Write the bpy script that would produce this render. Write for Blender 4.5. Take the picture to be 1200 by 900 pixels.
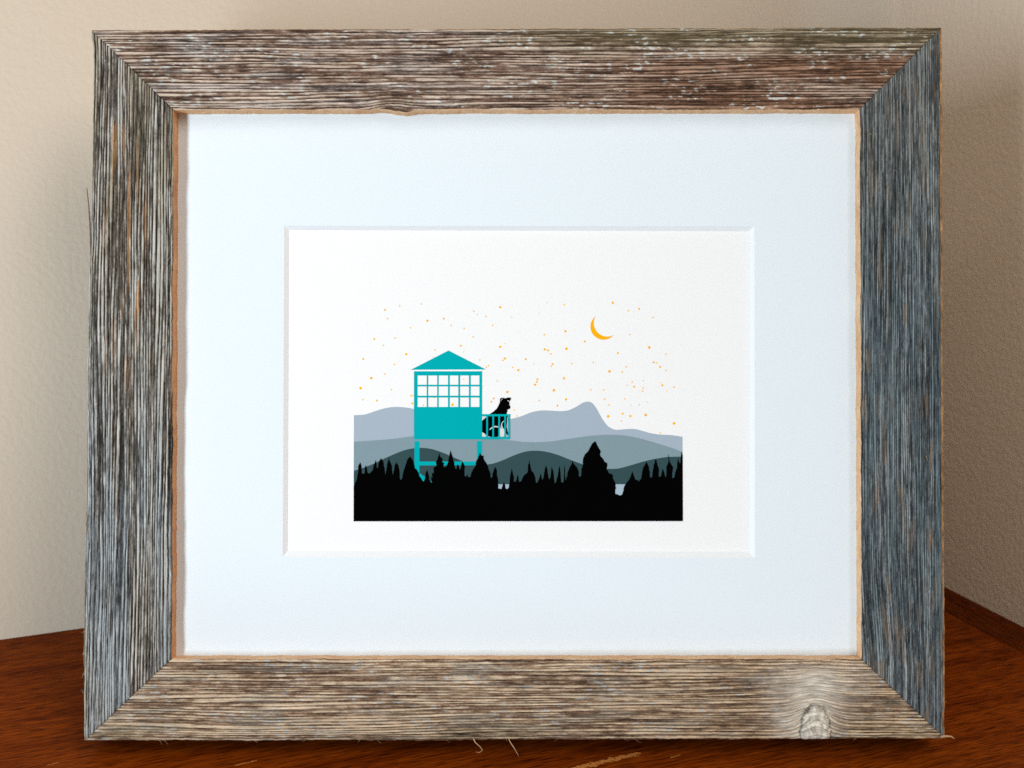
import bpy, bmesh, math, random
import numpy as np
from mathutils import Matrix, Vector
from mathutils.geometry import tessellate_polygon

random.seed(7)
sc = bpy.context.scene
COL = sc.collection
for _o in list(bpy.data.objects):
    bpy.data.objects.remove(_o, do_unlink=True)

# ------------------------------------------------------------------ camera
cd = bpy.data.cameras.new("Camera")
cam = bpy.data.objects.new("Camera", cd)
COL.objects.link(cam)
cd.sensor_width = 36.0
cd.lens = 43.44
cd.clip_start = 0.01
cd.clip_end = 50.0
_R = np.array([[0.9999997, -0.0005178, -0.0005298],
               [0.0004072, -0.213218, 0.9770046],
               [-0.0006188, -0.9770045, -0.2132177]])     # columns: right, down, forward
_C = (-0.0011773, -0.4306615, 0.2235184)
cam.matrix_world = Matrix(((_R[0, 0], -_R[0, 1], -_R[0, 2], _C[0]),
                           (_R[1, 0], -_R[1, 1], -_R[1, 2], _C[1]),
                           (_R[2, 0], -_R[2, 1], -_R[2, 2], _C[2]),
                           (0, 0, 0, 1)))
cd.dof.use_dof = True
cd.dof.focus_distance = 0.438
cd.dof.aperture_fstop = 25.0
sc.camera = cam

# ------------------------------------------------------------------ world, lamps, exposure
w = bpy.data.worlds.new("World")
sc.world = w
w.use_nodes = True
bg = w.node_tree.nodes["Background"]
bg.inputs[0].default_value = (1.0, 0.88, 0.78, 1)
bg.inputs[1].default_value = 0.13

def area(name, loc, target, sx, sy, power, color):
    l = bpy.data.lights.new(name, 'AREA')
    l.shape = 'RECTANGLE'
    l.size, l.size_y = sx, sy
    l.energy = power
    l.color = color
    o = bpy.data.objects.new(name, l)
    COL.objects.link(o)
    o.location = loc
    d = Vector(target) - Vector(loc)
    o.rotation_euler = d.to_track_quat('-Z', 'Y').to_euler()
    return o

area("window_light", (-0.84, -1.20, 0.15), (0, 0, 0.12), 0.20, 0.84, 17.5, (0.83, 0.97, 1.06))
area("room_light", (0.96, -1.00, 1.40), (0, 0, 0.10), 1.05, 1.1, 22.0, (1.0, 0.89, 0.80))

sc.view_settings.view_transform = 'Standard'
sc.view_settings.look = 'None'
sc.view_settings.exposure = 0.13
sc.view_settings.gamma = 1.0
sc.render.engine = 'CYCLES'
sc.cycles.use_adaptive_sampling = False
sc.render.filter_size = 0.9
sc.cycles.use_denoising = False
sc.cycles.max_bounces = 8
sc.cycles.diffuse_bounces = 5
sc.cycles.sample_clamp_indirect = 4.0

# ------------------------------------------------------------------ small helpers
def lin(r, g, b):
    def f(c):
        c /= 255.0
        return c / 12.92 if c <= 0.04045 else ((c + 0.055) / 1.055) ** 2.4
    return (f(r), f(g), f(b))

def link(ob, parent=None):
    COL.objects.link(ob)
    if parent is not None:
        ob.parent = parent
    return ob

def mesh_obj(name, verts, faces, mat, parent=None, smooth=False):
    me = bpy.data.meshes.new(name)
    me.from_pydata([tuple(v) for v in verts], [], [tuple(f) for f in faces])
    me.update()
    for m in (mat if isinstance(mat, (list, tuple)) else [mat]):
        me.materials.append(m)
    if smooth:
        me.polygons.foreach_set("use_smooth", [True] * len(me.polygons))
    return link(bpy.data.objects.new(name, me), parent)

def new_mat(name):
    m = bpy.data.materials.new(name)
    m.use_nodes = True
    nt = m.node_tree
    return m, nt, nt.nodes["Principled BSDF"]

def N(nt, t, **kw):
    n = nt.nodes.new(t)
    for k, v in kw.items():
        setattr(n, k, v)
    return n

def math_node(nt, op, a, b=None, clamp=False):
    n = N(nt, 'ShaderNodeMath', operation=op, use_clamp=clamp)
    for i, x in enumerate((a, b)):
        if x is None:
            continue
        if isinstance(x, (int, float)):
            n.inputs[i].default_value = x
        else:
            nt.links.new(x, n.inputs[i])
    return n.outputs[0]

def mix_rgb(nt, fac, a, b, blend='MIX'):
    n = N(nt, 'ShaderNodeMix', data_type='RGBA', blend_type=blend)
    for s, x in ((n.inputs[0], fac), (n.inputs[6], a), (n.inputs[7], b)):
        if hasattr(x, 'node'):
            nt.links.new(x, s)
        elif isinstance(x, (int, float)):
            s.default_value = x
        else:
            s.default_value = (*x[:3], 1)
    return n.outputs[2]

def noise(nt, vec, scale, detail=4, rough=0.5, dist=0.0):
    n = N(nt, 'ShaderNodeTexNoise')
    n.inputs['Scale'].default_value = scale
    n.inputs['Detail'].default_value = detail
    n.inputs['Roughness'].default_value = rough
    n.inputs['Distortion'].default_value = dist
    nt.links.new(vec, n.inputs['Vector'])
    return n.outputs['Fac']

def mapping(nt, vec, scale=(1, 1, 1), rot=(0, 0, 0), loc=(0, 0, 0)):
    n = N(nt, 'ShaderNodeMapping')
    n.inputs['Scale'].default_value = scale
    n.inputs['Rotation'].default_value = rot
    n.inputs['Location'].default_value = loc
    nt.links.new(vec, n.inputs['Vector'])
    return n.outputs[0]

def ramp(nt, fac, stops):
    n = N(nt, 'ShaderNodeValToRGB')
    e = n.color_ramp.elements
    while len(e) < len(stops):
        e.new(0.5)
    for el, (p, c) in zip(e, stops):
        el.position = p
        el.color = (*c, 1) if not isinstance(c, (int, float)) else (c, c, c, 1)
    nt.links.new(fac, n.inputs[0])
    return n.outputs[0]

def bump(nt, bsdf, height, strength, distance):
    n = N(nt, 'ShaderNodeBump')
    n.inputs['Strength'].default_value = strength
    n.inputs['Distance'].default_value = distance
    nt.links.new(height, n.inputs['Height'])
    nt.links.new(n.outputs[0], bsdf.inputs['Normal'])

# ------------------------------------------------------------------ numpy gradient noise
def perlin(x, y, seed=0):
    x = np.asarray(x, float); y = np.asarray(y, float)
    xi = np.floor(x).astype(np.int64); yi = np.floor(y).astype(np.int64)
    xf = x - xi; yf = y - yi
    def grad(ix, iy, dx, dy):
        h = (ix * 374761393 + iy * 668265263 + seed * 974634777) & 0xFFFFFFFF
        h = ((h ^ (h >> 13)) * 1274126177) & 0xFFFFFFFF
        h = h ^ (h >> 16)
        a = (h & 0xFFFF) / 65536.0 * 2 * np.pi
        return np.cos(a) * dx + np.sin(a) * dy
    u = xf * xf * xf * (xf * (xf * 6 - 15) + 10)
    v = yf * yf * yf * (yf * (yf * 6 - 15) + 10)
    n00 = grad(xi, yi, xf, yf); n10 = grad(xi + 1, yi, xf - 1, yf)
    n01 = grad(xi, yi + 1, xf, yf - 1); n11 = grad(xi + 1, yi + 1, xf - 1, yf - 1)
    return ((n00 * (1 - u) + n10 * u) * (1 - v) + (n01 * (1 - u) + n11 * u) * v) * 1.5

def sstep(a, b, x):
    t = np.clip((x - a) / (b - a), 0, 1)
    return t * t * (3 - 2 * t)

# ------------------------------------------------------------------ materials
def wall_material(name, color, seed):
    m, nt, b = new_mat(name)
    co = N(nt, 'ShaderNodeTexCoord').outputs['Object']
    v = mapping(nt, co, loc=(seed, seed * .7, seed * .3))
    big = noise(nt, v, 2.5, 3)
    c = mix_rgb(nt, big, tuple(x * 0.96 for x in color), tuple(min(1, x * 1.04) for x in color))
    nt.links.new(c, b.inputs['Base Color'])
    b.inputs['Roughness'].default_value = 0.75
    b.inputs['Specular IOR Level'].default_value = 0.25
    n1 = noise(nt, v, 400, 1.5, 0.5, 0.2)
    n2 = noise(nt, v, 120, 2, 0.5, 0.2)
    h = math_node(nt, 'ADD', ramp(nt, n1, [(0.30, 0.0), (0.70, 1.0)]), math_node(nt, 'MULTIPLY', n2, 1.0))
    bump(nt, b, h, 0.27, 0.0005)
    return m

def weathered_material():
    m, nt, b = new_mat("weathered_wood")
    at = N(nt, 'ShaderNodeAttribute', attribute_name="grain_colour").outputs['Color']
    uv = N(nt, 'ShaderNodeUVMap', uv_map="grain").outputs[0]     # u along, v across, in mm
    f1 = noise(nt, mapping(nt, uv, (0.06, 2.3, 1)), 1.0, 5, 0.6)
    f2 = noise(nt, mapping(nt, uv, (0.5, 3.6, 1)), 1.0, 3, 0.6)
    g1 = ramp(nt, f1, [(0.30, 0.52), (0.5, 1.0), (0.70, 1.42)])
    g2 = ramp(nt, f2, [(0.3, 0.80), (0.7, 1.18)])
    c = mix_rgb(nt, 1.0, at, g1, 'MULTIPLY')
    c = mix_rgb(nt, 1.0, c, g2, 'MULTIPLY')
    nt.links.new(c, b.inputs['Base Color'])
    b.inputs['Roughness'].default_value = 0.85
    b.inputs['Specular IOR Level'].default_value = 0.22
    bump(nt, b, math_node(nt, 'ADD', f1, math_node(nt, 'MULTIPLY', f2, 0.5)), 0.7, 0.0003)
    return m

def raw_wood_material(name, c1, c2):
    m, nt, b = new_mat(name)
    co = N(nt, 'ShaderNodeTexCoord').outputs['Object']
    n1 = noise(nt, co, 140, 6, 0.65, 0.5)
    n2 = noise(nt, co, 1400, 3, 0.6)
    k = math_node(nt, 'ADD', math_node(nt, 'MULTIPLY', n1, 0.7), math_node(nt, 'MULTIPLY', n2, 0.3))
    c = ramp(nt, k, [(0.34, c1), (0.66, c2)])
    nt.links.new(c, b.inputs['Base Color'])
    b.inputs['Roughness'].default_value = 0.8
    b.inputs['Specular IOR Level'].default_value = 0.2
    bump(nt, b, n2, 0.4, 0.0003)
    return m

def paper_material(name, color, tooth=0.00003, scale=1500):
    m, nt, b = new_mat(name)
    co = N(nt, 'ShaderNodeTexCoord').outputs['Object']
    n1 = noise(nt, co, scale, 3, 0.6)
    n2 = noise(nt, co, 30, 3, 0.5)
    c = mix_rgb(nt, n1, tuple(x * 0.975 for x in color), tuple(min(1, x * 1.012) for x in color))
    c = mix_rgb(nt, math_node(nt, 'MULTIPLY', n2, 0.03), c, tuple(x * 0.8 for x in color))
    nt.links.new(c, b.inputs['Base Color'])
    b.inputs['Roughness'].default_value = 0.9
    b.inputs['Specular IOR Level'].default_value = 0.1
    bump(nt, b, n1, 0.35, tooth)
    return m

def ink(name, rgb, gain=1.0):
    m, nt, b = new_mat(name)
    c = tuple(x * g_ for x, g_ in zip(lin(*rgb), (0.97, 0.95, 0.93)))
    co = N(nt, 'ShaderNodeTexCoord').outputs['Object']
    n1 = noise(nt, co, 1700, 2, 0.6)
    cc = mix_rgb(nt, n1, tuple(x * 0.96 for x in c), tuple(min(1, x * 1.03 + 0.0004) for x in c))
    nt.links.new(cc, b.inputs['Base Color'])
    b.inputs['Roughness'].default_value = 0.95
    b.inputs['Specular IOR Level'].default_value = 0.03
    return m

def table_material(name, dark, mid, light, rot, scratches=False):
    m, nt, b = new_mat(name)
    co = N(nt, 'ShaderNodeTexCoord').outputs['Object']
    v = mapping(nt, co, rot=(0, 0, rot))
    g1 = noise(nt, mapping(nt, v, (5, 95, 20)), 1.0, 6, 0.62, 0.8)
    g2 = noise(nt, mapping(nt, v, (45, 800, 60)), 1.0, 5, 0.68, 0.15)
    g3 = noise(nt, mapping(nt, v, (130, 1700, 200)), 1.0, 2, 0.5)
    k = math_node(nt, 'ADD', math_node(nt, 'MULTIPLY', g1, 0.40), math_node(nt, 'MULTIPLY', g2, 0.60))
    c = ramp(nt, k, [(0.33, dark), (0.50, mid), (0.68, light)])
    c = mix_rgb(nt, 1.0, c, ramp(nt, g3, [(0.34, 0.35), (0.50, 1.0), (0.75, 1.3)]), 'MULTIPLY')
    rough = ramp(nt, g2, [(0.2, 0.36), (0.8, 0.52)])
    if scratches:
        sx = N(nt, 'ShaderNodeSeparateXYZ'); nt.links.new(co, sx.inputs[0])
        jag = noise(nt, co, 420, 4, 0.7)
        total = None
        # worn marks through the varnish: start, end (table axes, metres), half width
        for (x0, y0, x1, y1, hw) in [(0.2590, 0.1908, 0.2110, 0.1892, 0.0010), (0.2350, 0.1905, 0.2190, 0.1897, 0.0009),
                                     (0.3475, 0.1452, 0.3400, 0.1446, 0.00028), (0.3665, 0.1425, 0.3625, 0.1418, 0.0003),
                                     (0.4085, 0.1212, 0.4050, 0.1204, 0.00025), (0.0740, 0.2312, 0.0700, 0.2300, 0.0005),
                                     (0.2020, 0.1960, 0.1980, 0.1956, 0.0003)]:
            dx, dy = x1 - x0, y1 - y0
            L = math.hypot(dx, dy); dx /= L; dy /= L
            px = math_node(nt, 'SUBTRACT', sx.outputs[0], x0); py = math_node(nt, 'SUBTRACT', sx.outputs[1], y0)
            al = math_node(nt, 'ADD', math_node(nt, 'MULTIPLY', px, dx), math_node(nt, 'MULTIPLY', py, dy))
            pe = math_node(nt, 'ADD', math_node(nt, 'MULTIPLY', px, -dy), math_node(nt, 'MULTIPLY', py, dx))
            pe = math_node(nt, 'ADD', pe, math_node(nt, 'MULTIPLY', math_node(nt, 'SUBTRACT', jag, 0.5), hw * 6))
            a1 = math_node(nt, 'LESS_THAN', math_node(nt, 'ABSOLUTE', pe), hw)
            ce = math_node(nt, 'ABSOLUTE', math_node(nt, 'SUBTRACT', al, L / 2))
            ce = math_node(nt, 'ADD', ce, math_node(nt, 'MULTIPLY', math_node(nt, 'SUBTRACT', jag, 0.5), 0.006))
            a2 = math_node(nt, 'LESS_THAN', ce, L / 2)
            s = math_node(nt, 'MULTIPLY', a1, a2)
            total = s if total is None else math_node(nt, 'MAXIMUM', total, s)
        hole = math_node(nt, 'GREATER_THAN', noise(nt, co, 900, 3, 0.6), 0.40)
        total = math_node(nt, 'MULTIPLY', total, hole)
        c = mix_rgb(nt, total, c, lin(196, 130, 68))
        rough = math_node(nt, 'MAXIMUM', rough, math_node(nt, 'MULTIPLY', total, 0.8))
    nt.links.new(c, b.inputs['Base Color'])
    nt.links.new(rough, b.inputs['Roughness'])
    b.inputs['Specular IOR Level'].default_value = 0.015
    bump(nt, b, math_node(nt, 'ADD', g2, g3), 0.25, 0.00025)
    return m

M_WALL_L = wall_material("beige_wall_paint", lin(211, 196, 177), 0.0)
M_WOOD = weathered_material()
M_RAW = raw_wood_material("raw_sawn_wood", lin(208, 160, 118), lin(240, 204, 164))
M_RAW_SHADED = raw_wood_material("raw_sawn_wood_shaded", lin(176, 118, 76), lin(212, 160, 114))  # left inner edge: its warm shade is put into this darker colour
M_MAT = paper_material("mat_board_face", (0.79, 0.855, 0.90))
M_BEVEL = paper_material("mat_board_core", (0.87, 0.895, 0.915))
M_PAPER = paper_material("print_paper", (0.905, 0.895, 0.89), 0.00003, 1100)
M_BACK = raw_wood_material("backing_card", lin(120, 95, 70), lin(140, 112, 84))
M_TEAL = ink("teal_ink", (0, 174, 182))
M_BLACK = ink("black_ink", (1, 1, 1))
M_GOLD = ink("gold_ink", (255, 184, 16))
M_GOLD2 = ink("pale_gold_ink", (255, 200, 92))
M_HILL1 = ink("pale_hill_ink", (168, 183, 198))
M_HILL2 = ink("grey_hill_ink", (132, 155, 165))
M_HILL3 = ink("dark_hill_ink", (54, 79, 83))
M_LAKE = ink("lake_ink", (168, 189, 203))
M_FUR = ink("white_fur_ink", (222, 222, 224))

# ------------------------------------------------------------------ setting: two walls meeting in a corner
CORNER = Vector((0.17226, 0.22616, 0))
A1 = math.radians(21.24)
E1 = Vector((-math.cos(A1), -math.sin(A1), 0))            # along the back wall, to the left
E2 = Vector((math.sin(A1), -math.cos(A1), 0))             # along the side wall, towards the viewer
TABLE_M = Matrix(((E1.x, E2.x, 0, CORNER.x), (E1.y, E2.y, 0, CORNER.y), (0, 0, -1, 0), (0, 0, 0, 1)))
# table axes: X = along back wall, Y = towards viewer, Z = down (right handed)

def box_verts(x0, x1, y0, y1, z0, z1):
    return [(x, y, z) for z in (z0, z1) for y in (y0, y1) for x in (x0, x1)]
BOXF = [(0, 2, 3, 1), (4, 5, 7, 6), (0, 1, 5, 4), (2, 6, 7, 3), (0, 4, 6, 2), (1, 3, 7, 5)]

def fix_normals(o):
    bm = bmesh.new(); bm.from_mesh(o.data)
    bmesh.ops.recalc_face_normals(bm, faces=bm.faces[:])
    bm.to_mesh(o.data); bm.free()

def bevel(o, width, seg=3):
    bm = bmesh.new(); bm.from_mesh(o.data)
    bmesh.ops.recalc_face_normals(bm, faces=bm.faces[:])
    bmesh.ops.bevel(bm, geom=bm.edges[:], offset=width, segments=seg, profile=0.5, affect='EDGES')
    bm.to_mesh(o.data); bm.free()
    o.data.polygons.foreach_set("use_smooth", [True] * len(o.data.polygons))

RC = 0.040                                   # radius of the plastered corner
def corner_y(x):                              # wall line near the corner (table axes), as y for a given x
    return RC - math.sqrt(max(0.0, RC * RC - (RC - x) ** 2)) if x < RC else 0.0
prof = [(1.9, 0.0)] + [(RC - RC * math.sin(math.radians(t)), RC - RC * math.cos(math.radians(t))) for t in range(0, 91, 5)] + [(0.0, 0.75)]
outer = [(-0.06, 0.75), (-0.06, -0.06), (1.9, -0.06)]
loop = prof + outer
n_ = len(loop)
V = [(x, y, z) for z in (-0.75, 1.5) for x, y in loop]
V = [(x, y, -0.75 if z == -0.75 else 1.5) for x, y, z in V]
F = [(i, (i + 1) % n_, n_ + (i + 1) % n_, n_ + i) for i in range(n_)]
F += [tuple(range(n_)), tuple(n_ + i for i in range(n_))]
wall = mesh_obj("wall", V, F, M_WALL_L)
wall.matrix_world = TABLE_M; fix_normals(wall)
for p in wall.data.polygons:
    p.use_smooth = len(p.vertices) == 4 and p.index < len(prof) - 1
wall["kind"] = "structure"

# ------------------------------------------------------------------ table in the corner
T_DK, T_MD, T_LT = (0.065, 0.006, 0.0006), (0.215, 0.039, 0.0028), (0.36, 0.076, 0.004)
M_TABLE = table_material("varnished_table_wood", T_DK, T_MD, T_LT, 0.0, True)
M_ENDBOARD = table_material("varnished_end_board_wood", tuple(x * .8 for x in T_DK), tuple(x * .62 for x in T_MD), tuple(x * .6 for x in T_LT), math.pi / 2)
M_TABLE_SIDE = M_TABLE
table = bpy.data.objects.new("table", None); link(table)
table.matrix_world = TABLE_M
table["label"] = "glossy red-brown varnished wooden table pushed into the corner, scratched at its front"
table["category"] = "table"
def slab(x0, x1, y1, z0, z1):
    """board whose back edge follows the wall, as a prism"""
    xs = [x0 + (min(x1, RC) - x0) * (1 - math.cos(i / 14 * math.pi / 2)) for i in range(15)] if x0 < RC else [x0]
    back = [(x, corner_y(x) + 0.0006) for x in xs] + ([(x1, 0.0006)] if x1 > RC else [])
    lp = back + [(x1, y1), (x0, y1)]
    m_ = len(lp)
    V = [(x, y, z) for z in (z0, z1) for x, y in lp]
    F = [(i, (i + 1) % m_, m_ + (i + 1) % m_, m_ + i) for i in range(m_)] + [tuple(range(m_)), tuple(m_ + i for i in range(m_))]
    return V, F
o = mesh_obj("table_top", *slab(0.0211, 1.15, 0.31, 0.0, 0.026), M_TABLE, table); fix_normals(o)
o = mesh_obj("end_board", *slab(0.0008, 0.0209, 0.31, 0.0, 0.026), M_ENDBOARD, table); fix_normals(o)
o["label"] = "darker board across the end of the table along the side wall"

# ------------------------------------------------------------------ picture frame
TH = math.radians(13.6)
T = 0.032
frame = bpy.data.objects.new("picture_frame", None); link(frame)
frame["label"] = "rustic weathered barn-wood picture frame with white mat and lookout tower print"
frame["category"] = "picture frame"
frame.location = (0, -T * math.cos(TH), T * math.sin(TH))
frame.rotation_euler = (-TH, 0, 0)
# frame axes: X right, Y back (front face at y = 0), Z up; millimetres below
OUT = {'TL': (-152.4, 253.2), 'TR': (152.9, 253.9), 'BR': (152.0, 0.1), 'BL': (-153.1, -0.6)}
INN = {'TL': (-122.5, 224.1), 'TR': (123.1, 224.1), 'BR': (122.4, 28.4), 'BL': (-122.2, 28.4)}
D_MAT = 6.5

def add_mesh_np(name, V, F, mats, matidx, colors, uvs, parent, smooth=True):
    me = bpy.data.meshes.new(name)
    nf = len(F)
    me.vertices.add(len(V)); me.vertices.foreach_set("co", (V * 0.001).astype(np.float32).ravel())
    me.loops.add(nf * 4); me.loops.foreach_set("vertex_index", F.astype(np.int32).ravel())
    me.polygons.add(nf)
    me.polygons.foreach_set("loop_start", np.arange(0, nf * 4, 4, dtype=np.int32))
    me.polygons.foreach_set("loop_total", np.full(nf, 4, dtype=np.int32))
    for m in mats:
        me.materials.append(m)
    me.polygons.foreach_set("material_index", matidx.astype(np.int32))
    me.polygons.foreach_set("use_smooth", np.full(nf, smooth))
    if colors is not None:
        ca = me.color_attributes.new("grain_colour", 'FLOAT_COLOR', 'POINT')
        ca.data.foreach_set("color", np.concatenate([colors, np.ones((len(V), 1))], 1).astype(np.float32).ravel())
    if uvs is not None:
        ul = me.uv_layers.new(name="grain")
        ul.data.foreach_set("uv", uvs[F.ravel()].astype(np.float32).ravel())
    me.update(calc_edges=True)
    me.validate()
    return link(bpy.data.objects.new(name, me), parent)

def grid_faces(na, nb, off=0):
    i = np.arange((na - 1) * nb).reshape(na - 1, nb)[:, :-1].ravel() + off
    return np.stack([i, i + 1, i + nb + 1, i + nb], 1)

def fibres(rng, n, starts, dirs, lens, rad):
    """fine hair-like fibres lifting off the surface, as thin bent four-sided tubes"""
    V, F = [], []
    for k in range(n):
        p = np.array(starts[k], float); d = np.array(dirs[k], float); d /= np.linalg.norm(d)
        bend = rng.normal(0, 0.35, 3)
        r = rad * rng.uniform(0.6, 1.3)
        segs = 6
        base = len(V)
        for s in range(segs + 1):
            a = np.cross(d, [0.3, 1, 0.2]); a /= np.linalg.norm(a)
            b = np.cross(d, a)
            rr = r * (1 - 0.75 * s / segs)
            for q in range(4):
                t = q * math.pi / 2
                V.append(p + rr * (math.cos(t) * a + math.sin(t) * b))
            p = p + d * lens[k] / segs
            d = d + bend * 0.35 + rng.normal(0, 0.08, 3); d /= np.linalg.norm(d)
        for s in range(segs):
            for q in range(4):
                F.append((base + s * 4 + q, base + s * 4 + (q + 1) % 4, base + s * 4 + 4 + (q + 1) % 4, base + s * 4 + 4 + q))
    return np.array(V).reshape(-1, 3), np.array(F, int).reshape(-1, 4)

def make_rail(key, label, seed, P, pal, chamfer, raw, style):
    """one mitred moulding board: grain grooves are real relief"""
    A0, A1_, B0, B1 = {'top': ('TL', 'TR', 'TL', 'TR'), 'left': ('BL', 'TL', 'BL', 'TL'),
                       'right': ('TR', 'BR', 'TR', 'BR'), 'bottom': ('BR', 'BL', 'BR', 'BL')}[key]
    o0, o1, i0, i1 = [np.array(d[k], float) for d, k in ((OUT, A0), (OUT, A1_), (INN, B0), (INN, B1))]
    L = np.linalg.norm(o1 - o0)
    na, nb = int(L * 2.3), 176
    s = np.linspace(0, 1, na)[:, None]; b = np.linspace(0, 1, nb)[None, :]
    # small gap at the mitres
    s2 = s
    ax = (o1 - o0) / L
    nrm = np.array([ax[1], -ax[0]])          # towards the opening
    if np.dot((i0 + i1 - o0 - o1), nrm) < 0:
        nrm = -nrm
    P0 = o0[None, None] + (o1 - o0)[None, None] * s2[..., None]
    P1 = i0[None, None] + (i1 - i0)[None, None] * s2[..., None]
    XY = P0 * (1 - b[..., None]) + P1 * b[..., None]
    u = (XY - o0) @ ax; v = (XY - o0) @ nrm
    wid = float(np.mean(v[:, -1]))
    uu = u if key in ('top', 'right') else L - u      # read left-to-right or top-to-bottom
    # ---------------- grain flow
    vw = v + 0.8 * perlin(uu / 120, v / 30, seed + 1) + 0.10 * perlin(uu / 24, v / 9, seed + 2)
    pale = np.zeros_like(v); knot = np.zeros_like(v); lift = np.zeros_like(v)
    if key == 'bottom':
        du = uu - 259.0
        push = 5.0 * np.exp(-(du / 6.6) ** 2) * np.exp(-np.abs(v - 8.0) / 8.0)
        vw = vw - push
        fanc = du + 2.0 - (v - 12) * 0.25 + 2.5 * perlin(uu / 8, v / 5, seed + 48)
        pale = np.exp(-((fanc) / (8.5 + 0.28 * v)) ** 2) * sstep(29, 21, v) * 0.95
        e = ((np.abs(du) / 5.3) ** 2.7 + (np.abs(v - 0.5) / 11.2) ** 2.7) ** (1 / 2.7) + 0.08 * perlin(uu / 2.6, v / 2.6, seed + 40) + 0.06 * perlin(uu / 0.8, v / 0.8, seed + 46)
        knot = sstep(1.04, 0.9, e)
        lift = 0.7 * np.sqrt(np.clip(1 - e ** 2, 0, 1)) - 0.9 * np.exp(-((e - 1.0) / 0.07) ** 2) * sstep(-1, 2, v) * (0.5 + 0.5 * sstep(-.3, .2, perlin(uu / 2.2, v / 2.2, seed + 41)))
    if key == 'top':
        du = uu - 109.0
        vw = vw + 2.0 * np.exp(-(du / 7.0) ** 2) * np.exp(-(wid - v) / 4.5)
    if key == 'right':
        vw = vw + 1.6 * np.exp(-((uu - 232) / 26.0) ** 2) * np.exp(-((v - 22) / 12.0) ** 2)
        vw = vw + (uu - 205).clip(0) * 0.012
    n1 = perlin(vw / P, uu / 95, seed + 3)
    n2 = perlin(vw / (P * 0.46), uu / 42, seed + 4)
    n3 = perlin(vw / (P * 0.21), uu / 16, seed + 5)
    chips = perlin(vw / 0.9, uu / 4.5, seed + 6)
    chips2 = perlin(vw / 1.1, uu / 2.2, seed + 7)
    wear = perlin(uu / 45, v / 14, seed + 8)
    # annual rings: quasi-periodic hard ridges and eroded soft grooves, each ring with its own height
    R = style['ring']
    ph = vw / R + 1.1 * perlin(vw / (R * 5.0), uu / 130, seed + 70) + 0.28 * perlin(vw / (R * 1.7), uu / 38, seed + 71)
    kk_ = np.floor(ph); fr = ph - kk_
    prof = sstep(0.02, 0.34, fr) * (1 - sstep(0.60, 0.97, fr))
    amp = 0.62 + 0.75 * perlin(uu / 60, kk_ * 5.37 + 0.5, seed + 72) + 0.45 * perlin(uu / 13, kk_ * 3.71 + 0.5, seed + 73) + 0.40 * style['break'] * perlin(uu / 4.0, kk_ * 2.93 + 0.5, seed + 74)
    ring = prof * np.clip(amp, 0.12, 1.25)
    n4 = perlin(vw / 0.16, uu / 9.0, seed + 75)
    n = 1.6 * (ring - 0.36) + style['blotch'] * n1 + 0.30 * n2 + 0.36 * n3 + 0.46 * n4
    calm = 1 - 0.75 * pale - 0.8 * knot
    ridge = sstep(-0.55, 0.62, n)
    brk = sstep(0.30, 0.55, chips) * style['break']
    h = style['depth'] * (ridge - 1.0) * calm + 0.10 * n3 * calm + 0.10 * chips * style['break'] - 0.22 * brk * ridge * calm + 0.28 * wear + lift
    # worn, rounded outer and inner arrises
    wob_o = 0.16 * perlin(uu / 9, uu * 0, seed + 9) + 0.16 * perlin(uu / 2.1, uu * 0 + 3, seed + 10) + 0.30 * perlin(uu / 48, uu * 0, seed + 11)
    wob_i = 0.22 * perlin(uu / 11, uu * 0, seed + 12) + 0.14 * perlin(uu / 2.0, uu * 0 + 5, seed + 13)
    if key == 'top':
        wob_i = wob_i - 0.9 * np.exp(-((uu - 113) / 4.5) ** 2) + 0.35 * np.exp(-((uu - 104) / 3.0) ** 2)
    if key == 'left':
        wob_o = wob_o + 0.9 * sstep(95, 60, uu) * sstep(0, 8, uu) - 0.5 * np.exp(-((uu - 205) / 45) ** 2)
    shift = wob_o * np.exp(-v / 2.2) * sstep(0, 5, u - v * 1.02) * sstep(0, 5, L - u - v * 1.02) + chamfer * np.exp(-v / 1.6)
    shift_i = wob_i * np.exp(-(wid - v) / 1.6)
    XY = XY + (shift - shift_i)[..., None] * nrm
    h = h - 1.0 * np.exp(-v / 0.55) - 0.35 * np.exp(-(wid - v) / 0.5)
    em = np.minimum(u - v * L / L, L - u - v)        # distance from the mitre lines (roughly)
    s_edge = np.minimum(s, 1 - s) * L
    h = h - 0.35 * np.exp(-s_edge / 0.35)
    # ---------------- colour of the wood itself
    dark, mid, light, accent = [np.array(lin(*c)) for c in pal]
    t = np.clip(0.50 + 0.66 * n * style['contrast'] + 0.20 * chips + 0.16 * wear + 0.20 * perlin(uu / 1.1, vw / 0.35, seed + 76), 0, 1)[..., None]
    col = np.where(t < 0.5, dark + (mid - dark) * t * 2, mid + (light - mid) * (t * 2 - 1))
    acc = style['accent'](uu, v, vw, seed)[..., None]
    col = col * (1 - acc) + accent * (0.55 + 0.6 * t) * acc
    for (fn, c) in style['stains']:
        k = fn(uu, v, vw, seed)[..., None]
        c = np.array(lin(*c))
        col = col * (1 - k) + (c * (0.13 + 1.4 * t)) * k
    fl = (sstep(0.24, 0.40, chips2 + 0.35 * perlin(uu / 0.8, v / 0.6, seed + 21)) * sstep(-0.4, 0.3, n) * sstep(style['fleck_t'], style['fleck_t'] + .3, perlin(uu / 16, v / 6, seed + 20)))[..., None] * style['fleck']
    col = col * (1 - fl) + np.array(lin(*style['fleck_col'])) * fl
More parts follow.
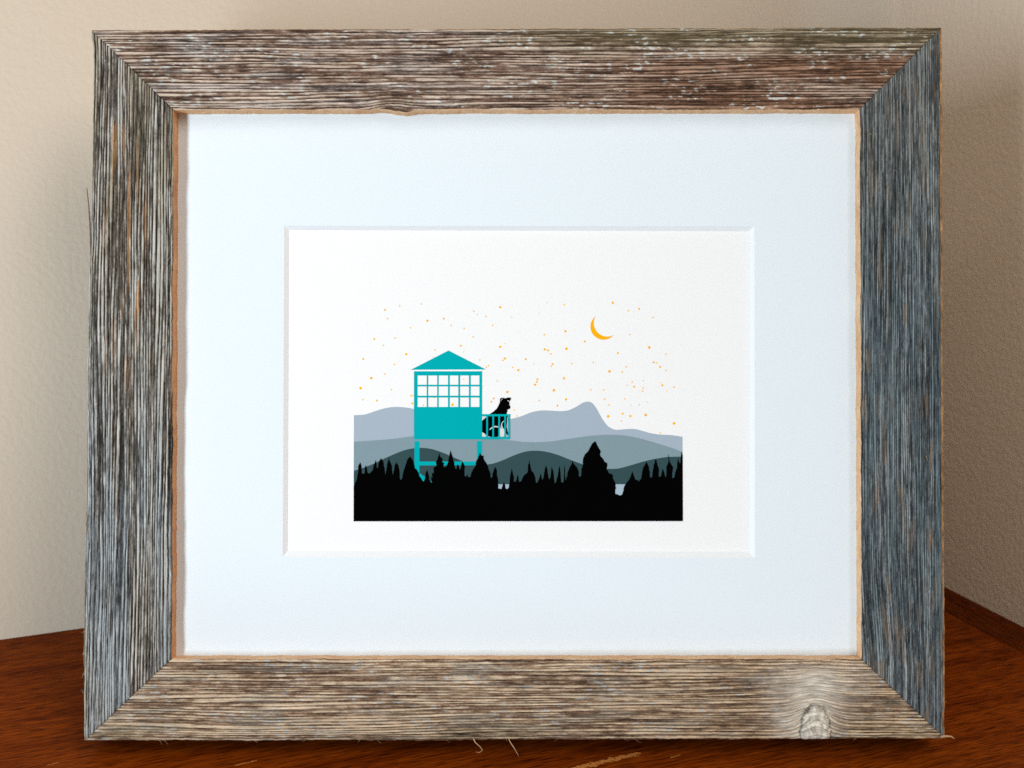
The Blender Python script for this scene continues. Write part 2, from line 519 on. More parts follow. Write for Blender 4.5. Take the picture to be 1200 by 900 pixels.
    if key == 'bottom':
        k = (pale * (0.70 + 0.45 * perlin(vw / .7, uu / 5, seed + 44)).clip(0, 1))[..., None]
        col = col * (1 - k) + np.array(lin(240, 230, 214)) * (0.92 + 0.35 * perlin(vw / 0.5, uu / 7, seed + 45))[..., None] * k
        kk = (knot * 0.92)[..., None]
        kc = np.array(lin(228, 219, 204)) * (0.94 + 0.35 * perlin(uu / 1.6, v / 3.2, seed + 43)[..., None] + 0.2 * perlin(uu / .7, v / .9, seed + 47)[..., None]) * (1 - 0.55 * np.exp(-(perlin(uu / 2.4, v / 7.0, seed + 49) / 0.05) ** 2))[..., None]
        col = col * (1 - kk) + kc * kk
        crack = (np.exp(-((e - 1.0) / 0.055) ** 2) * sstep(-1, 1.5, v) * (0.25 + 0.75 * sstep(3.0, -2.5, du)))[..., None] * 0.85
        col = col * (1 - crack) + np.array(lin(48, 32, 24)) * crack
    cr = perlin(vw / 0.42, uu / 55, seed + 77); gate = sstep(0.05, 0.35, perlin(uu / 34, v / 5, seed + 78))
    crk = np.exp(-(cr / 0.055) ** 2) * gate * (1 - pale) * (1 - knot)
    h = h - 0.35 * crk
    col = col * (1 - 0.6 * crk[..., None]) + np.array(lin(30, 22, 17)) * 0.6 * crk[..., None]
    col = np.clip(col, 0.004, 0.9)
    front = np.stack([XY[..., 0], -h, XY[..., 1]], -1)
    ends = np.concatenate([front[:1] * [1, 0, 1] + [0, T * 1000, 0], front, front[-1:] * [1, 0, 1] + [0, T * 1000, 0]], 0)
    col3 = np.concatenate([col[:1] * 0.5, col, col[-1:] * 0.5], 0)
    UV = np.stack([uu, vw], -1); UV = np.concatenate([UV[:1], UV, UV[-1:]], 0)
    # outer side (chamfer row, back row) and inner return
    na2 = na + 2
    def row(src, dn, y):
        r = ends[:, src].copy(); r[:, 0] += nrm[0] * dn; r[:, 2] += nrm[1] * dn
        r[1:-1, 1] = y if np.isscalar(y) else y
        return r[:, None]
    y_ch = 1.9 + 0.5 * perlin(np.arange(na) / 14.0, np.zeros(na), seed + 30)
    r_ch = row(0, -chamfer, 0); r_ch[1:-1, 0, 1] = y_ch
    r_bk = row(0, -chamfer, T * 1000)
    r_in = row(-1, -0.45, T * 1000)
    r_ar = ends[:, :1].copy(); r_ar[:, 0, 0] -= nrm[0] * 0.06; r_ar[:, 0, 2] -= nrm[1] * 0.06; r_ar[:, 0, 1] += 0.08
    V = np.concatenate([r_in, r_bk, r_ch, r_ar, ends, r_in], 1)
    nbt = V.shape[1]
    rawc = np.array(lin(*raw))
    def pad(c, n_):
        return np.repeat(c[:, None] if c.ndim == 2 else c, n_, 1)
    jitter = (0.75 + 0.5 * (perlin(np.arange(na2) / 9.0, np.zeros(na2), seed + 31) + 0.5))[:, None, None]
    side = np.broadcast_to(rawc, (na2, 4, 3)) * jitter
    Call = np.concatenate([side, col3, np.broadcast_to(rawc, (na2, 1, 3))], 1)
    # the arris itself shows cut wood here and there
    UVall = np.concatenate([np.repeat(UV[:, :1], 4, 1), UV, UV[:, -1:]], 1)
    F = grid_faces(na2, nbt)
    V = V.reshape(-1, 3); Call = Call.reshape(-1, 3); UVall = UVall.reshape(-1, 2)
    # ---------------- raised fibres
    rng = np.random.default_rng(seed)
    nf = style['fibres']
    st, di, le = [], [], []
    for k in range(nf):
        ia = rng.integers(20, na - 20)
        where = rng.random()
        ib = 0 if where < 0.45 else (nb - 1 if where < 0.6 else rng.integers(2, nb - 2))
        p = front[ia, ib]
        st.append(p + np.array([0, 0.05, 0]))
        sgn = rng.choice([-1, 1])
        d3 = np.array([ax[0] * sgn, -0.25 - 0.3 * rng.random(), ax[1] * sgn])
        if ib == 0:
            d3 += np.array([-nrm[0], 0, -nrm[1]]) * rng.uniform(0.3, 1.1)
        elif ib == nb - 1:
            d3 += np.array([nrm[0], 0, nrm[1]]) * rng.uniform(0.2, 0.8)
        else:
            d3 += np.array([nrm[0], 0, nrm[1]]) * rng.normal(0, 0.5)
        di.append(d3); le.append(rng.uniform(0.6, 2.6))
    FV, FF = fibres(rng, nf, st, di, le, 0.07)
    fc = np.tile(np.array(lin(*style['fibre_col'])), (len(FV), 1))
    F = np.concatenate([F, FF + len(V)], 0)
    V = np.concatenate([V, FV], 0)
    Call = np.concatenate([Call, fc], 0)
    UVall = np.concatenate([UVall, np.zeros((len(FV), 2))], 0)
    # faces wind so that the front looks towards -y
    a_, b_, c_ = V[F[nbt * 4 + 40, 0]], V[F[nbt * 4 + 40, 1]], V[F[nbt * 4 + 40, 2]]
    if np.cross(b_ - a_, c_ - b_)[1] > 0:
        F = F[:, ::-1]
    rail = add_mesh_np("rail", V, F, [M_WOOD], np.zeros(len(F)), Call, UVall, frame)
    rail["label"] = label
    # ---------------- sawn inner edge of the rail (a sub-part)
    k = 7
    q = np.linspace(0, 1, k)
    inner = front[:, -1]
    lipV = []
    for j in range(k):
        r = inner.copy()
        tt = q[j]
        tr = 0.03 + 0.14 * tt + 0.10 * perlin(np.arange(na) / 11.0, np.full(na, tt * 1.5), seed + 50) * (1 if 0 < j < k - 1 else 0)
        r[:, 0] += nrm[0] * tr; r[:, 2] += nrm[1] * tr
        r[:, 1] = (inner[:, 1] - 0.02) * (1 - tt) + (D_MAT + 0.6) * tt
        lipV.append(r)
    lipV = np.stack(lipV, 1)
    # fold the front row under the arris
    first = inner.copy(); first[:, 0] -= nrm[0] * 0.25; first[:, 2] -= nrm[1] * 0.25; first[:, 1] += 0.3
    lipV = np.concatenate([first[:, None], lipV], 1)
    LF = grid_faces(na, k + 1)
    LV = lipV.reshape(-1, 3)
    lip = add_mesh_np("inner_edge", LV, LF, [style['lip']], np.zeros(len(LF)), None, None, rail)
    return rail

def none_(uu, v, vw, s):
    return np.zeros_like(v)

# ---- top board: brown-grey, pale flecks, greenish along the upper right
make_rail('top', "brown-grey weathered top board with pale flecks and a greenish upper right", 11, 1.75,
          [(56, 39, 31), (132, 104, 87), (204, 184, 166), (120, 108, 74)], 0.25, (188, 150, 104),
          dict(ring=1.12, fleck_t=-0.05, blotch=0.30, depth=0.60, contrast=1.02, fleck=0.85, fleck_col=(214, 218, 212), fibres=34, fibre_col=(205, 180, 145), lip=M_RAW,
               **{'break': 1.0},
               accent=lambda uu, v, vw, s: 0.62 * sstep(13, 3, v + 3 * perlin(uu / 25, v / 6, s + 60)) * sstep(120, 190, uu),
               stains=[(lambda uu, v, vw, s: 0.75 * sstep(130, 230, uu) * sstep(8, 13, v) * sstep(-.5, .3, perlin(uu / 60, v / 12, s + 61) + .2), (124, 84, 58)),
                       (lambda uu, v, vw, s: 0.6 * sstep(.0, .40, perlin(uu / 26, vw / 3.2, s + 62)) * sstep(200, 60, uu), (172, 160, 152))]))
# ---- left board: high contrast silver ridges over black grooves, orange streaks
make_rail('left', "silver-grey left board with near-black grooves and a few orange streaks", 23, 1.55,
          [(34, 28, 23), (112, 104, 94), (190, 187, 179), (190, 140, 92)], 0.25, (150, 130, 105),
          dict(ring=1.05, fleck_t=0.15, blotch=0.20, depth=0.75, contrast=1.05, fleck=0.35, fleck_col=(205, 206, 204), fibres=30, fibre_col=(200, 195, 185), lip=M_RAW_SHADED,
               **{'break': 0.6},
               accent=lambda uu, v, vw, s: 0.85 * sstep(.26, .44, perlin(vw / 1.5, uu / 28, s + 63)) * sstep(10, 50, uu) * sstep(140, 95, uu) * sstep(3, 9, v) * sstep(24, 18, v),
               stains=[(lambda uu, v, vw, s: 0.75 * sstep(80, 190, uu) * sstep(-.3, .4, perlin(vw / 5, uu / 90, s + 64) + .15), (142, 150, 155)),
                       (lambda uu, v, vw, s: 0.6 * sstep(110, 40, uu) * sstep(-.2, .3, perlin(vw / 6, uu / 60, s + 65)), (128, 118, 98))]))
# ---- right board: fine slate-blue grain with tan patches
make_rail('right', "slate blue-grey right board with fine straight grain and tan patches", 37, 0.95,
          [(30, 35, 38), (84, 90, 93), (152, 157, 157), (140, 118, 96)], 0.95, (186, 146, 104),
          dict(ring=0.66, fleck_t=0.25, blotch=0.22, depth=0.34, contrast=0.85, fleck=0.25, fleck_col=(178, 186, 190), fibres=34, fibre_col=(200, 170, 130), lip=M_RAW,
               **{'break': 0.6},
               accent=lambda uu, v, vw, s: 0.6 * sstep(.30, .55, perlin(vw / 1.6, uu / 16, s + 66) + 0.25 * np.exp(-((uu - 218) / 18) ** 2)),
               stains=[(lambda uu, v, vw, s: 0.62 * sstep(40, 110, uu) * sstep(-.35, .35, perlin(vw / 4, uu / 50, s + 67) + .1) * sstep(240, 205, uu), (84, 98, 103)),
                       (lambda uu, v, vw, s: 0.35 * sstep(100, 30, uu), (112, 108, 98))]))
# ---- bottom board: tan-brown, soft, with a pale knot near the right corner
make_rail('bottom', "tan-brown bottom board with a pale knot near its right corner", 53, 1.7,
          [(76, 54, 41), (154, 126, 102), (216, 194, 166), (158, 154, 142)], 0.25, (160, 130, 100),
          dict(ring=1.08, fleck_t=-0.02, blotch=0.26, depth=0.55, contrast=0.98, fleck=0.8, fleck_col=(192, 196, 196), fibres=34, fibre_col=(200, 170, 130), lip=M_RAW,
               **{'break': 0.9},
               accent=lambda uu, v, vw, s: 0.4 * sstep(.15, .4, perlin(vw / 3, uu / 25, s + 68)),
               stains=[(lambda uu, v, vw, s: 0.5 * sstep(9, 2, v) * sstep(-.4, .3, perlin(uu / 40, v / 8, s + 69)), (148, 134, 108)),
                       (lambda uu, v, vw, s: 0.35 * sstep(150, 250, uu), (172, 142, 108))]))

# ---- three loose splinters that stand clear of the boards
rails = [c for c in frame.children]
def splinter(pts, r, mat, parent, label):
    V, F = [], []
    P_ = [np.array(p, float) for p in pts]
    n = len(P_)
    for i, p in enumerate(P_):
        d = P_[min(i + 1, n - 1)] - P_[max(i - 1, 0)]; d /= np.linalg.norm(d)
        a = np.cross(d, [0.2, 1, 0.1]); a /= np.linalg.norm(a); b = np.cross(d, a)
        rr = r * (1 - 0.7 * i / (n - 1))
        for q in range(6):
            t = q * math.pi / 3
            V.append((p + rr * (math.cos(t) * a + 0.6 * math.sin(t) * b)) * 0.001)
    for i in range(n - 1):
        for q in range(6):
            F.append((i * 6 + q, i * 6 + (q + 1) % 6, i * 6 + 6 + (q + 1) % 6, i * 6 + 6 + q))
    F.append(tuple(range(6))); F.append(tuple((n - 1) * 6 + q for q in range(6)))
    o = mesh_obj("splinter", V, F, mat, parent, True); fix_normals(o)
    o["label"] = label
    return o
R_TOP, R_LEFT, R_RIGHT, R_BOT = rails
M_SPL = raw_wood_material("splinter_wood", lin(170, 130, 90), lin(215, 180, 138))
M_SPL_DK = raw_wood_material("splinter_dark_wood", lin(70, 64, 56), lin(110, 98, 84))
splinter([(-151.6, 1.0, 172), (-152.0, .5, 183), (-152.4, .0, 190), (-153.0, -.2, 196)], 0.42, M_SPL_DK, R_LEFT, "dark splinter standing off the left side")
splinter([(-15.2, .6, 0.8), (-14.5, .2, -.8), (-12.8, 0, -2.2), (-11.9, -.3, -3.4), (-13, -.5, -4.2), (-14.2, -.6, -3.9)], 0.22, M_SPL, R_BOT, "curled pale fibre hanging under the bottom board")
splinter([(-2.8, .6, 0.9), (-2.2, .2, -.6), (-.8, 0, -2.6), (.3, -.3, -4.4), (.9, -.5, -5.5)], 0.22, M_SPL, R_BOT, "straight pale fibre hanging under the bottom board")
splinter([(149.8, -.4, 1.2), (151.5, -.8, 1.6), (153.4, -.9, 1.5), (154.6, -.6, .6)], 0.5, M_SPL, R_BOT, "pale splinter at the bottom right corner")

# ------------------------------------------------------------------ mat board with bevelled window
mx0, mx1, mz0, mz1 = -126.0, 127.0, 25.0, 227.5
wo = [(-83.9, 63.8), (85.9, 63.4), (86.3, 183.0), (-83.8, 183.4)]       # window at the face
wi = [(-82.35, 65.75), (84.05, 65.4), (84.75, 181.5), (-82.3, 182.0)]   # window at the print
V = [(mx0, D_MAT, mz0), (mx1, D_MAT, mz0), (mx1, D_MAT, mz1), (mx0, D_MAT, mz1)] + [(x, D_MAT, z) for x, z in wo]
V += [(mx0, D_MAT + 1.4, mz0), (mx1, D_MAT + 1.4, mz0), (mx1, D_MAT + 1.4, mz1), (mx0, D_MAT + 1.4, mz1)]
F = [(0, 1, 5, 4), (1, 2, 6, 5), (2, 3, 7, 6), (3, 0, 4, 7), (0, 8, 9, 1), (1, 9, 10, 2), (2, 10, 11, 3), (3, 11, 8, 0)]
mat_o = mesh_obj("mat_board", [(x * .001, y * .001, z * .001) for x, y, z in V], F, M_MAT, frame)
mat_o["label"] = "cool white mat board around the print"
V = [(x, D_MAT, z) for x, z in wo] + [(x, D_MAT + 1.38, z) for x, z in wi]
F = [(0, 1, 5, 4), (1, 2, 6, 5), (2, 3, 7, 6), (3, 0, 4, 7)]
bev = mesh_obj("bevel", [(x * .001, y * .001, z * .001) for x, y, z in V], F, M_BEVEL, mat_o)

# ------------------------------------------------------------------ the print
D_PR = D_MAT + 1.42
pr = mesh_obj("print", [(x * .001, y * .001, z * .001) for x, y, z in
                        box_verts(-90, 92, D_PR, D_PR + .25, 58, 190)], BOXF, M_PAPER, frame)
fix_normals(pr)
pr["label"] = "white paper print of a lookout tower over hills and forest"

def pp(px, py):                       # drawing units of the print -> millimetres on the paper
    return ((px - 604.67) * 0.3086, 138.1 - (py - 411.0) * 0.3084)

def inked(name, polys, mat, layer, label=None):
    """flat printed shape: one or more outlines (each may carry holes), as a film of ink on the paper"""
    V, F = [], []
    y = (D_PR - 0.035 * layer) * .001
    for poly in polys:
        loops = poly if isinstance(poly[0][0], (tuple, list)) else [poly]
        pts = [[Vector((*pp(*p), 0)) for p in lp] for lp in loops]
        flat = [q for lp in pts for q in lp]
        base = len(V)
        V += [(q.x * .001, y, q.y * .001) for q in flat]
        for t in tessellate_polygon(pts):
            F.append(tuple(base + i for i in t))
    o = mesh_obj(name, V, F, mat, pr)
    me = o.data                        # all faces look out of the picture
    for p in me.polygons:
        if p.normal.y > 0:
            p.flip()
    if label:
        o["label"] = label
    return o

def smooth_curve(pts, n=8):            # Catmull-Rom through the points
    out = []
    P_ = [pts[0]] + pts + [pts[-1]]
    for i in range(1, len(P_) - 2):
        p0, p1, p2, p3 = [np.array(q, float) for q in P_[i - 1:i + 3]]
        for k in range(n):
            t = k / n
            q = .5 * (2 * p1 + (p2 - p0) * t + (2 * p0 - 5 * p1 + 4 * p2 - p3) * t * t + (3 * p1 - p0 - 3 * p2 + p3) * t ** 3)
            out.append(tuple(q))
    out.append(tuple(pts[-1]))
    return out

X0, X1, YB = 414.8, 799.8, 610.7
h1 = smooth_curve([(X0, 486.6), (427.5, 485.7), (440.3, 481.6), (453.2, 478), (464.2, 476.9), (475.2, 477.6), (485.3, 479.4), (505, 485), (530, 492), (560, 495.5), (580, 494.5),
                   (598, 491.2), (611, 487.9), (622, 483.5), (633, 481.3), (644, 481.3), (656.8, 482), (666, 480.9), (675.2, 476.9), (682.5, 472.5), (688.6, 470.8),
                   (694.4, 472.8), (699.9, 480.2), (705.4, 490.3), (711.8, 498.9), (718.3, 502.9), (724.7, 503.8), (735.7, 502.9), (744.8, 503.1), (754, 505.5), (763.2, 508), (774.2, 509.5), (787, 510.2), (X1, 512.1)])
h2 = smooth_curve([(X0, 517.6), (436.7, 516.3), (460.5, 514.3), (484.3, 511.3), (510, 509.5), (540, 510.5), (570, 513.6), (598, 516.2), (614.7, 517.9), (629.3, 518.3), (645.8, 517.4), (662.3, 515), (678.8, 512.6),
                   (695.3, 510.6), (713.7, 509.7), (728.3, 510.2), (743, 512.4), (757.7, 516.1), (772.3, 520.5), (787, 525.1), (X1, 530)])
h3 = smooth_curve([(X0, 551.7), (423.8, 548.9), (436.7, 544), (451.3, 537), (466, 530.6), (478.8, 526.4), (493.5, 524.9), (506.3, 526.4), (519.2, 530.6), (533.8, 537), (546.7, 542.1), (559.5, 544.3), (574.2, 544),
                   (587, 540.3), (599.8, 534.8), (610.8, 530.7), (620.2, 528.6), (631.2, 528.4), (642.2, 530), (655, 533.7), (667.8, 538.8), (682.5, 544), (697.2, 547.6), (711.8, 549.5), (724.7, 549.1), (739.3, 545.3),
                   (754, 541), (768.7, 537.7), (783.3, 535.7), (X1, 535.4)])
inked("printed_hill", [h1 + [(X1, 560), (X0, 560)]], M_HILL1, 1, "pale blue-grey far hill with a steep peak")
inked("printed_hill", [h2 + [(X1, 575), (X0, 575)]], M_HILL2, 2, "mid grey rolling hill")
inked("printed_hill", [h3 + [(X1, 567.6), (X0, 567.6)]], M_HILL3, 3, "dark green-grey near hill")
inked("printed_lake", [[(X0, 567.6), (X1, 567.6), (X1, 585), (X0, 585)]], M_LAKE, 3)

# tower: roof, cabin with 18 window lights, legs, brace, balcony
def rect(x0, y0, x1, y1):
    return [(x0, y0), (x1, y0), (x1, y1), (x0, y1)]
holes = []
for (a, b_) in ((488, 546), (556, 613), (623, 682), (694, 748), (760, 816), (828, 883)):
    for (c, d) in ((546, 605), (616, 675), (687, 747)):
        holes.append(rect(400 + a / 5.4545, 340 + c / 5.4545, 400 + b_ / 5.4545, 340 + d / 5.4545))
inked("printed_window", [rect(485.4, 430, 565, 478)], M_PAPER, 3.4, "white paper showing through the tower windows")
inked("printed_tower", [
    [(481.4, 433.3), (525.5, 410.8), (569.2, 433.0)],
    [rect(485.2, 435.1, 565, 514.9)] + holes,
    rect(485.8, 517, 491.7, 556), rect(559.0, 517, 565.0, 552), rect(491.7, 540.9, 559.0, 545.4),
    [(485.8, 547), (491.7, 554.3), (508, 566), (503, 569), (494, 562), (485.8, 554)],
], M_TEAL, 4, "teal fire lookout tower on legs")
inked("printed_dog", [
    [(585.9, 467.8), (586.4, 466.8), (588.5, 466), (591.5, 466.7), (593.2, 466.8), (594.6, 465.9), (598.6, 466.1), (599, 467.8), (597.6, 469.8), (597, 470.6), (597.1, 474.8), (598.1, 476.4),
     (598.1, 478.8), (596.3, 479.8), (594.7, 479.9), (594.8, 481.9), (593.9, 484.3), (594.3, 487.8), (595.4, 488.6), (595.6, 491.7), (594.7, 495.6), (593.9, 501.8), (595.6, 508.8), (595.4, 510),
     (593.5, 508.8), (592.4, 504.5), (590.6, 502.5), (589.0, 500.5), (587.3, 497.8), (586.0, 501.5), (585.2, 510.4), (582.3, 512.3), (576.8, 512.3), (572.9, 511.3),
     (569.8, 509.2), (565.1, 506.2), (565.1, 493.2), (569.8, 488.9), (573.7, 485.4), (578.4, 482.3), (582.3, 478.8), (584.6, 474.5), (586.1, 470.6)],
], M_BLACK, 4.2, "black and white dog sitting on the tower balcony")
inked("printed_fur_mark", [
    [(573.6, 503.2), (576, 501), (580, 499.2), (583.8, 499.8), (583.8, 501), (580, 500.6), (576.4, 502.2), (574, 504)],
    [(590.1, 493.0), (588.2, 495.5), (587.2, 498), (587.8, 500.6), (589.4, 502.8), (590.6, 503.4), (589.3, 501), (588.3, 498.4), (588.8, 496), (590.6, 493.6)],
    [(586.1, 502), (589.5, 502.6), (591.2, 504), (590.8, 511.6), (586, 511.8)],
    [(594.8, 469), (596.2, 469.7), (597, 471), (596.6, 471.4), (595.8, 470.4), (594.6, 469.5)],
    [(587.2, 469.2), (588.6, 467.2), (589.4, 467), (588, 468.6), (587.5, 469.8)],
    [(594.4, 489), (595.1, 489.2), (594.9, 496), (594.1, 501), (593.7, 501), (594.4, 495)],
    [(565.1, 488), (569.4, 488.2), (567.5, 490), (565.1, 493)],
    [(565.1, 506.5), (568, 508.4), (570, 511.6), (565.1, 511.6)],
], M_FUR, 4.6)
inked("printed_balcony", [
    rect(565.0, 485.5, 598, 487.9), rect(565.0, 512.2, 598, 514.9), rect(595.6, 487.9, 598, 512.2),
    rect(569.9, 487.9, 571.9, 512.2), rect(577.0, 487.9, 579, 512.2), rect(584.0, 487.9, 586, 512.2), rect(591.0, 487.9, 592.9, 512.2),
], M_TEAL, 5, "teal balcony railing in front of the dog")

forest = [(414.8, 569), (418.5, 562), (419, 558.3), (419.9, 550.8), (419.9, 546), (422.3, 541.8), (423.9, 547), (424, 553.6), (425.3, 555.5), (427.5, 554.6), (427.8, 548.9), (428.6, 545.1), (430.3, 549.4), (431, 554), (432.7, 555), (436.9, 551.2), (438.3, 545.1), (440.4, 538.7), (441.6, 547), (442.6, 550.3), (443.8, 543.2), (444.5, 540.4), (446.8, 537.1), (448.9, 539.9), (450.1, 546), (451.3, 552.7), (451.7, 558.3), (453, 550.8), (453.9, 543.2), (456.1, 536.1), (457.2, 541.3), (459.6, 547), (460, 554.6), (460.7, 556.4), (461.5, 552.7), (462.4, 547), (464.5, 541.3), (467.1, 546), (468.4, 551.7), (468.7, 560.2), (470, 563), (471.4, 560.2), (472.8, 552.7), (474.7, 547), (478, 537.6), (480.6, 534.7), (483.2, 538), (485.5, 544.2), (486.5, 548.9), (488.9, 550.8), (491.2, 556.4), (493.6, 560.2), (495, 563.5), (496.7, 564.5), (498.3, 559.3), (498.8, 554.6), (500.7, 550.3), (502.5, 556.4), (503, 562.1), (505.8, 565.9),
          (506.1, 565.8), (505.7, 562.6), (504.5, 558.3), (507.1, 560.2), (506.1, 554.1), (508.5, 554.7), (508.3, 547.9), (511.8, 545.6), (510.9, 541.3), (513.2, 537.6), (514.6, 530.9), (516.5, 535.7), (519.4, 538), (517.9, 539.9), (518.9, 541.8), (521, 543.2), (519.6, 545.1), (520.3, 547.9), (523.1, 546.5), (525, 542.3), (526, 537.6), (527.4, 530.9), (528.1, 527.9), (529.3, 531.4), (530.7, 536.6), (532.6, 543.2), (533.5, 548.9), (535.1, 549.8), (535.4, 546), (536.6, 543.7), (538.2, 548.4), (539.2, 550.8), (540.4, 547.9), (540.6, 544.2), (541.6, 541.1), (543, 542.3), (544.9, 546.5), (544.4, 551.7), (544.2, 557.4), (546.5, 558.8), (547.5, 556), (548.6, 559.3), (551.5, 558.8), (552.9, 553.1), (554.8, 549.4), (557.1, 546), (558.1, 541.3), (560.4, 536.6), (562.5, 530.5), (564.7, 534.2), (566.9, 534), (566.6, 537.1), (568.2, 540.4), (570.8, 544.2), (572.7, 550.3), (574.6, 554.6), (575.1, 559.7), (576.7, 559.7), (577.9, 553.1), (580.3, 546.8), (582, 550.3), (582.2, 556.4), (583.6, 562.1), (584, 572.5), (587.8, 573.2), (588.8, 569.7), (590.5, 564.5), (592.1, 568.7), (592.5, 572.5),
          (594.2, 573.2), (596.1, 571.5), (597.4, 564.9), (598, 557.4), (599.4, 549.4), (601.8, 557.4), (602.3, 564.5), (604.6, 564.5), (606.5, 556.7), (607.9, 561.2), (608.4, 564.7), (610.8, 564), (613.1, 558.3), (618.3, 553.6), (618.8, 547), (620, 539.4), (621.6, 546), (622.6, 551.7), (625.4, 554.6), (627.3, 560.2), (627.8, 565.4), (629.7, 565.9), (631.5, 561.6), (633.6, 555), (635.1, 561.6), (636.3, 562.6), (637.2, 557.4), (638.6, 548.9), (639.8, 545.1), (641.5, 550.8), (642.9, 560.7), (644.3, 561.6), (645.5, 555.5), (645.9, 550.8), (646.5, 547), (648.1, 551.7), (649, 559.3), (649.7, 566.4), (650.9, 565.9), (653.1, 559.3), (654.7, 551.7), (655.4, 545.6), (656.9, 553.6), (657.2, 564.5), (658.7, 565.9), (660.1, 564.9), (660.8, 557.4), (661.5, 543.7), (662.1, 553.6), (662.5, 563.5), (664.6, 558.3), (665.5, 552.7), (668.4, 546), (670.1, 543.7), (670.9, 539.9), (672.2, 543.7), (676.4, 548.4), (678.3, 553.6), (677.8, 557.4), (679.5, 559.3),
          (681.1, 556.3), (681.3, 549.7), (683.2, 544), (683.2, 538.3), (685.1, 532.7), (689.4, 528.4), (693.6, 520.4), (697.4, 517.1), (699.7, 521.8), (701.6, 525.6), (704, 529.4), (703, 532.7), (703.8, 535), (707.3, 538.8), (708.2, 541.2), (711.5, 543), (711.5, 546.4), (710.6, 550.1), (713.9, 554.9), (718.2, 556.7), (718.2, 561), (721, 566.7), (721, 570.9), (722.2, 572), (721, 573.3), (721, 578.9), (726.2, 580.8), (729, 579.4), (730.4, 575.2), (730.9, 571.4), (733.3, 566.7), (736.6, 562.9), (738.9, 558.2), (741.3, 552), (743.2, 559.1), (744.1, 561.9), (747.4, 562.9), (748.6, 564.8), (749.3, 562.4), (751, 561.5), (752, 555.4), (753.4, 548.3), (757.7, 541.2), (759.6, 545.5), (761, 552.1), (761.7, 559.7), (763.6, 559.7), (764.8, 551.2), (765.7, 545.5), (768.3, 537.9), (770, 543.6), (771.9, 549.3), (771.9, 559.2), (773.7, 558.7), (775.2, 554), (776.6, 549.3), (778.5, 554.9), (779.4, 559.7), (780.4, 558.7), (781, 550.2), (780.8, 546.9), (782.7, 542.7), (783.5, 531.8), (784.6, 541.7), (788.6, 547.9), (787.9, 553.1), (787, 560.6), (789.8, 559.7), (790.7, 554.9), (792.9, 549.3), (793.6, 541.7), (794.3, 535.6), (795.5, 541.7), (796.9, 543.6), (797.8, 534.2), (798.5, 529.4), (799.8, 535.1)]
rj = random.Random(3)
jag = []
for i in range(len(forest) - 1):         # needle-like raggedness along every outline
    (xa, ya), (xb, yb) = forest[i], forest[i + 1]
    jag.append((xa, ya))
    L_ = math.hypot(xb - xa, yb - ya)
    n_ = int(L_ / 1.6)
    for k in range(1, n_):
        t = k / n_
        jag.append((xa + (xb - xa) * t + rj.uniform(-.35, .35), ya + (yb - ya) * t + rj.uniform(-.3, .3)))
jag.append(forest[-1])
jag = [(min(max(x, X0), X1), y) for x, y in jag]
inked("printed_forest", [jag + [(X1, YB), (X0, YB)]], M_BLACK, 6, "black silhouette of conifer forest")

# crescent moon
def crescent():
    c1, r1 = np.array((708.2, 383.6)), 15.2
    o = np.array((698.4, 370.3)); e = np.array((719.8, 392.4))
    # outer arc through both horns on the lower left, inner arc shallower
    def arc(p, q, mid, n):
        A = np.array([[2 * (q - p)[0], 2 * (q - p)[1]], [2 * (mid - p)[0], 2 * (mid - p)[1]]])
        B = np.array([q @ q - p @ p, mid @ mid - p @ p])
        c = np.linalg.solve(A, B); r = np.linalg.norm(p - c)
        a0 = math.atan2(*(p - c)[::-1]); a1 = math.atan2(*(q - c)[::-1]); am = math.atan2(*(mid - c)[::-1])
        while a1 > a0: a1 -= 2 * math.pi
        am2 = am
        while am2 > a0: am2 -= 2 * math.pi
        if not (a1 < am2 < a0):
            a1 += 2 * math.pi
        return [tuple(c + r * np.array((math.cos(a0 + (a1 - a0) * i / n), math.sin(a0 + (a1 - a0) * i / n)))) for i in range(n + 1)]
    outer = arc(o, e, np.array((696.4, 393.3)), 28)
    inner = arc(e, o, np.array((700.2, 389.2)), 28)
    return outer + inner[1:-1]
inked("printed_moon", [crescent()], M_GOLD, 1)

# stars: (zoomed drawing x, y, radius); two sheets of the drawing
S1 = [(278, 125, 6), (372, 99, 5), (511, 87, 5), (295, 181, 5), (550, 195, 7), (654, 181, 6), (441, 240, 5), (702, 224, 5), (785, 244, 5), (846, 134, 5), (870, 156, 4), (925, 167, 5), (967, 224, 5),
      (1016, 108, 7), (1088, 173, 4), (210, 312, 6), (343, 305, 5), (268, 353, 5), (843, 299, 5), (764, 355, 6), (598, 383, 5), (783, 394, 4), (415, 409, 7), (139, 440, 6), (588, 430, 4), (340, 475, 5),
      (278, 536, 5), (191, 562, 8), (123, 627, 8), (320, 636, 5), (138, 700, 5), (228, 706, 6), (444, 675, 5), (454, 675, 5), (454, 725, 6), (885, 446, 5), (941, 482, 5), (927, 493, 5), (1016, 363, 7),
      (1045, 342, 4), (1046, 437, 7), (1033, 449, 5), (998, 581, 5), (1062, 652, 8), (974, 693, 6), (959, 714, 6), (1105, 768, 5), (1122, 805, 5), (783, 570, 5), (594, 688, 5), (524, 736, 5), (711, 733, 8), (870, 738, 4)]
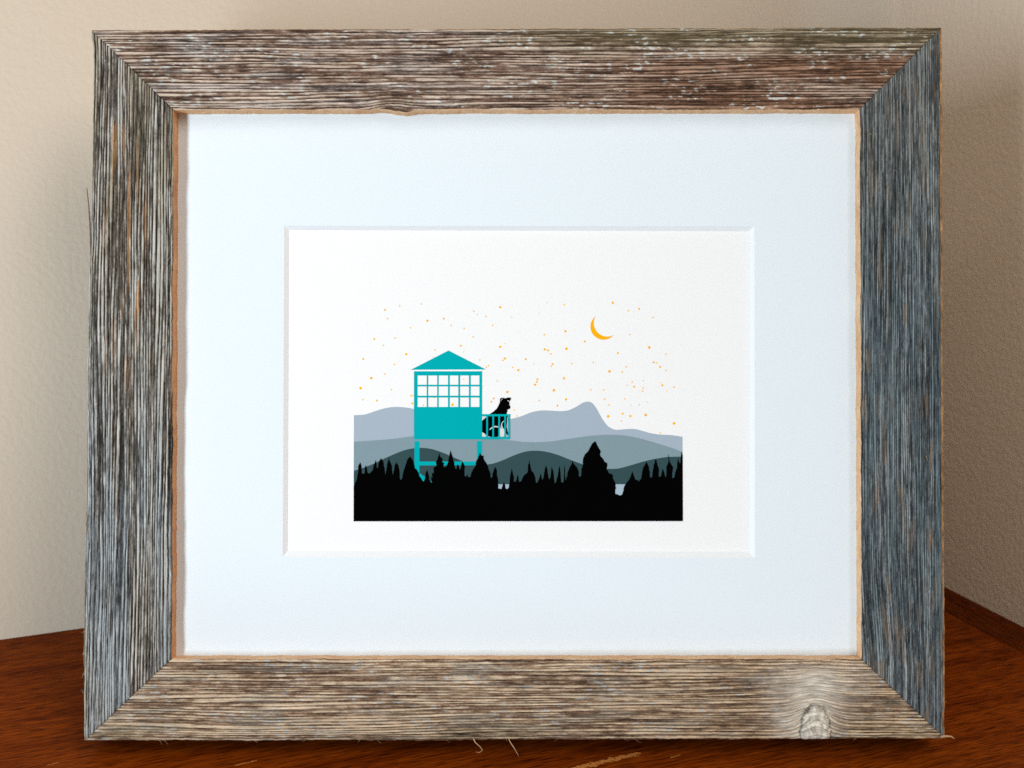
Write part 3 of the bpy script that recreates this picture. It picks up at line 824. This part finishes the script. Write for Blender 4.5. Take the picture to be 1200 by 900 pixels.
S2 = [(226, 78, 4), (336, 92, 5), (176, 148, 4), (208, 285, 5), (343, 262, 7), (349, 375, 8), (210, 379, 7), (231, 386, 6), (249, 408, 5), (88, 441, 6), (141, 471, 4), (261, 473, 6), (253, 487, 5), (384, 469, 5),
      (5, 494, 5), (41, 512, 7), (163, 570, 6), (159, 587, 6), (148, 605, 7), (333, 564, 7), (268, 641, 8), (175, 706, 5), (346, 699, 7), (291, 739, 6), (467, 328, 6), (521, 463, 5), (504, 638, 5), (587, 639, 5),
      (593, 698, 5), (620, 735, 5), (615, 807, 8), (646, 80, 7), (746, 131, 5), (815, 119, 6), (904, 174, 5), (754, 284, 5), (879, 367, 8), (678, 403, 6), (985, 410, 5), (906, 462, 6), (925, 466, 5), (948, 491, 6),
      (985, 515, 5), (731, 490, 5), (624, 520, 8), (706, 524, 5), (769, 588, 5), (738, 609, 4), (781, 618, 6), (840, 579, 4), (839, 627, 5), (835, 646, 5), (952, 593, 4), (962, 610, 6), (1037, 621, 5), (991, 646, 4),
      (722, 696, 5), (762, 738, 4), (815, 733, 5), (866, 716, 4), (708, 791, 6), (757, 806, 7), (855, 799, 8), (701, 838, 5), (1036, 853, 8), (949, 914, 5)]
stars = [(400 + x / 5.4545, 340 + y / 5.4545, r / 5.4545) for x, y, r in S1] + [(600 + x / 5.4545, 340 + y / 5.4545, r / 5.4545) for x, y, r in S2]
stars.sort(key=lambda q: -q[2])
def dot(x, y, r):
    return [(x + r * math.cos(k * math.pi / 6), y + r * math.sin(k * math.pi / 6)) for k in range(12)]
for i, (x, y, r) in enumerate(stars[:100]):
    layer = 3.7 if (485 < x < 565 and 434 < y < 478) else 0.8
    inked("printed_star", [dot(x, y, r * 1.08)], M_GOLD if r > 1.0 else M_GOLD2, layer)
o = inked("printed_star", [dot(x, y, r * .98) for x, y, r in stars[100:]], M_GOLD2, 0.8)
o["kind"] = "stuff"

# ------------------------------------------------------------------ back of the frame
bk = mesh_obj("backing_board", [(x * .001, y * .001, z * .001) for x, y, z in
                                box_verts(-131, 131, D_PR + .6, D_PR + 3.6, 20, 233)], BOXF, M_BACK, frame)
fix_normals(bk)
leg = mesh_obj("easel_leg", [(x * .001, y * .001, z * .001) for x, y, z in
                             [(-22, 12.2, 150), (22, 12.2, 150), (22, 15, 150), (-22, 15, 150),
                              (-32, 75, 10.5), (32, 75, 10.5), (32, 78, 11.25), (-32, 78, 11.25)]],
               [(0, 1, 2, 3), (4, 7, 6, 5), (0, 4, 5, 1), (1, 5, 6, 2), (2, 6, 7, 3), (3, 7, 4, 0)], M_BACK, frame)
fix_normals(leg)
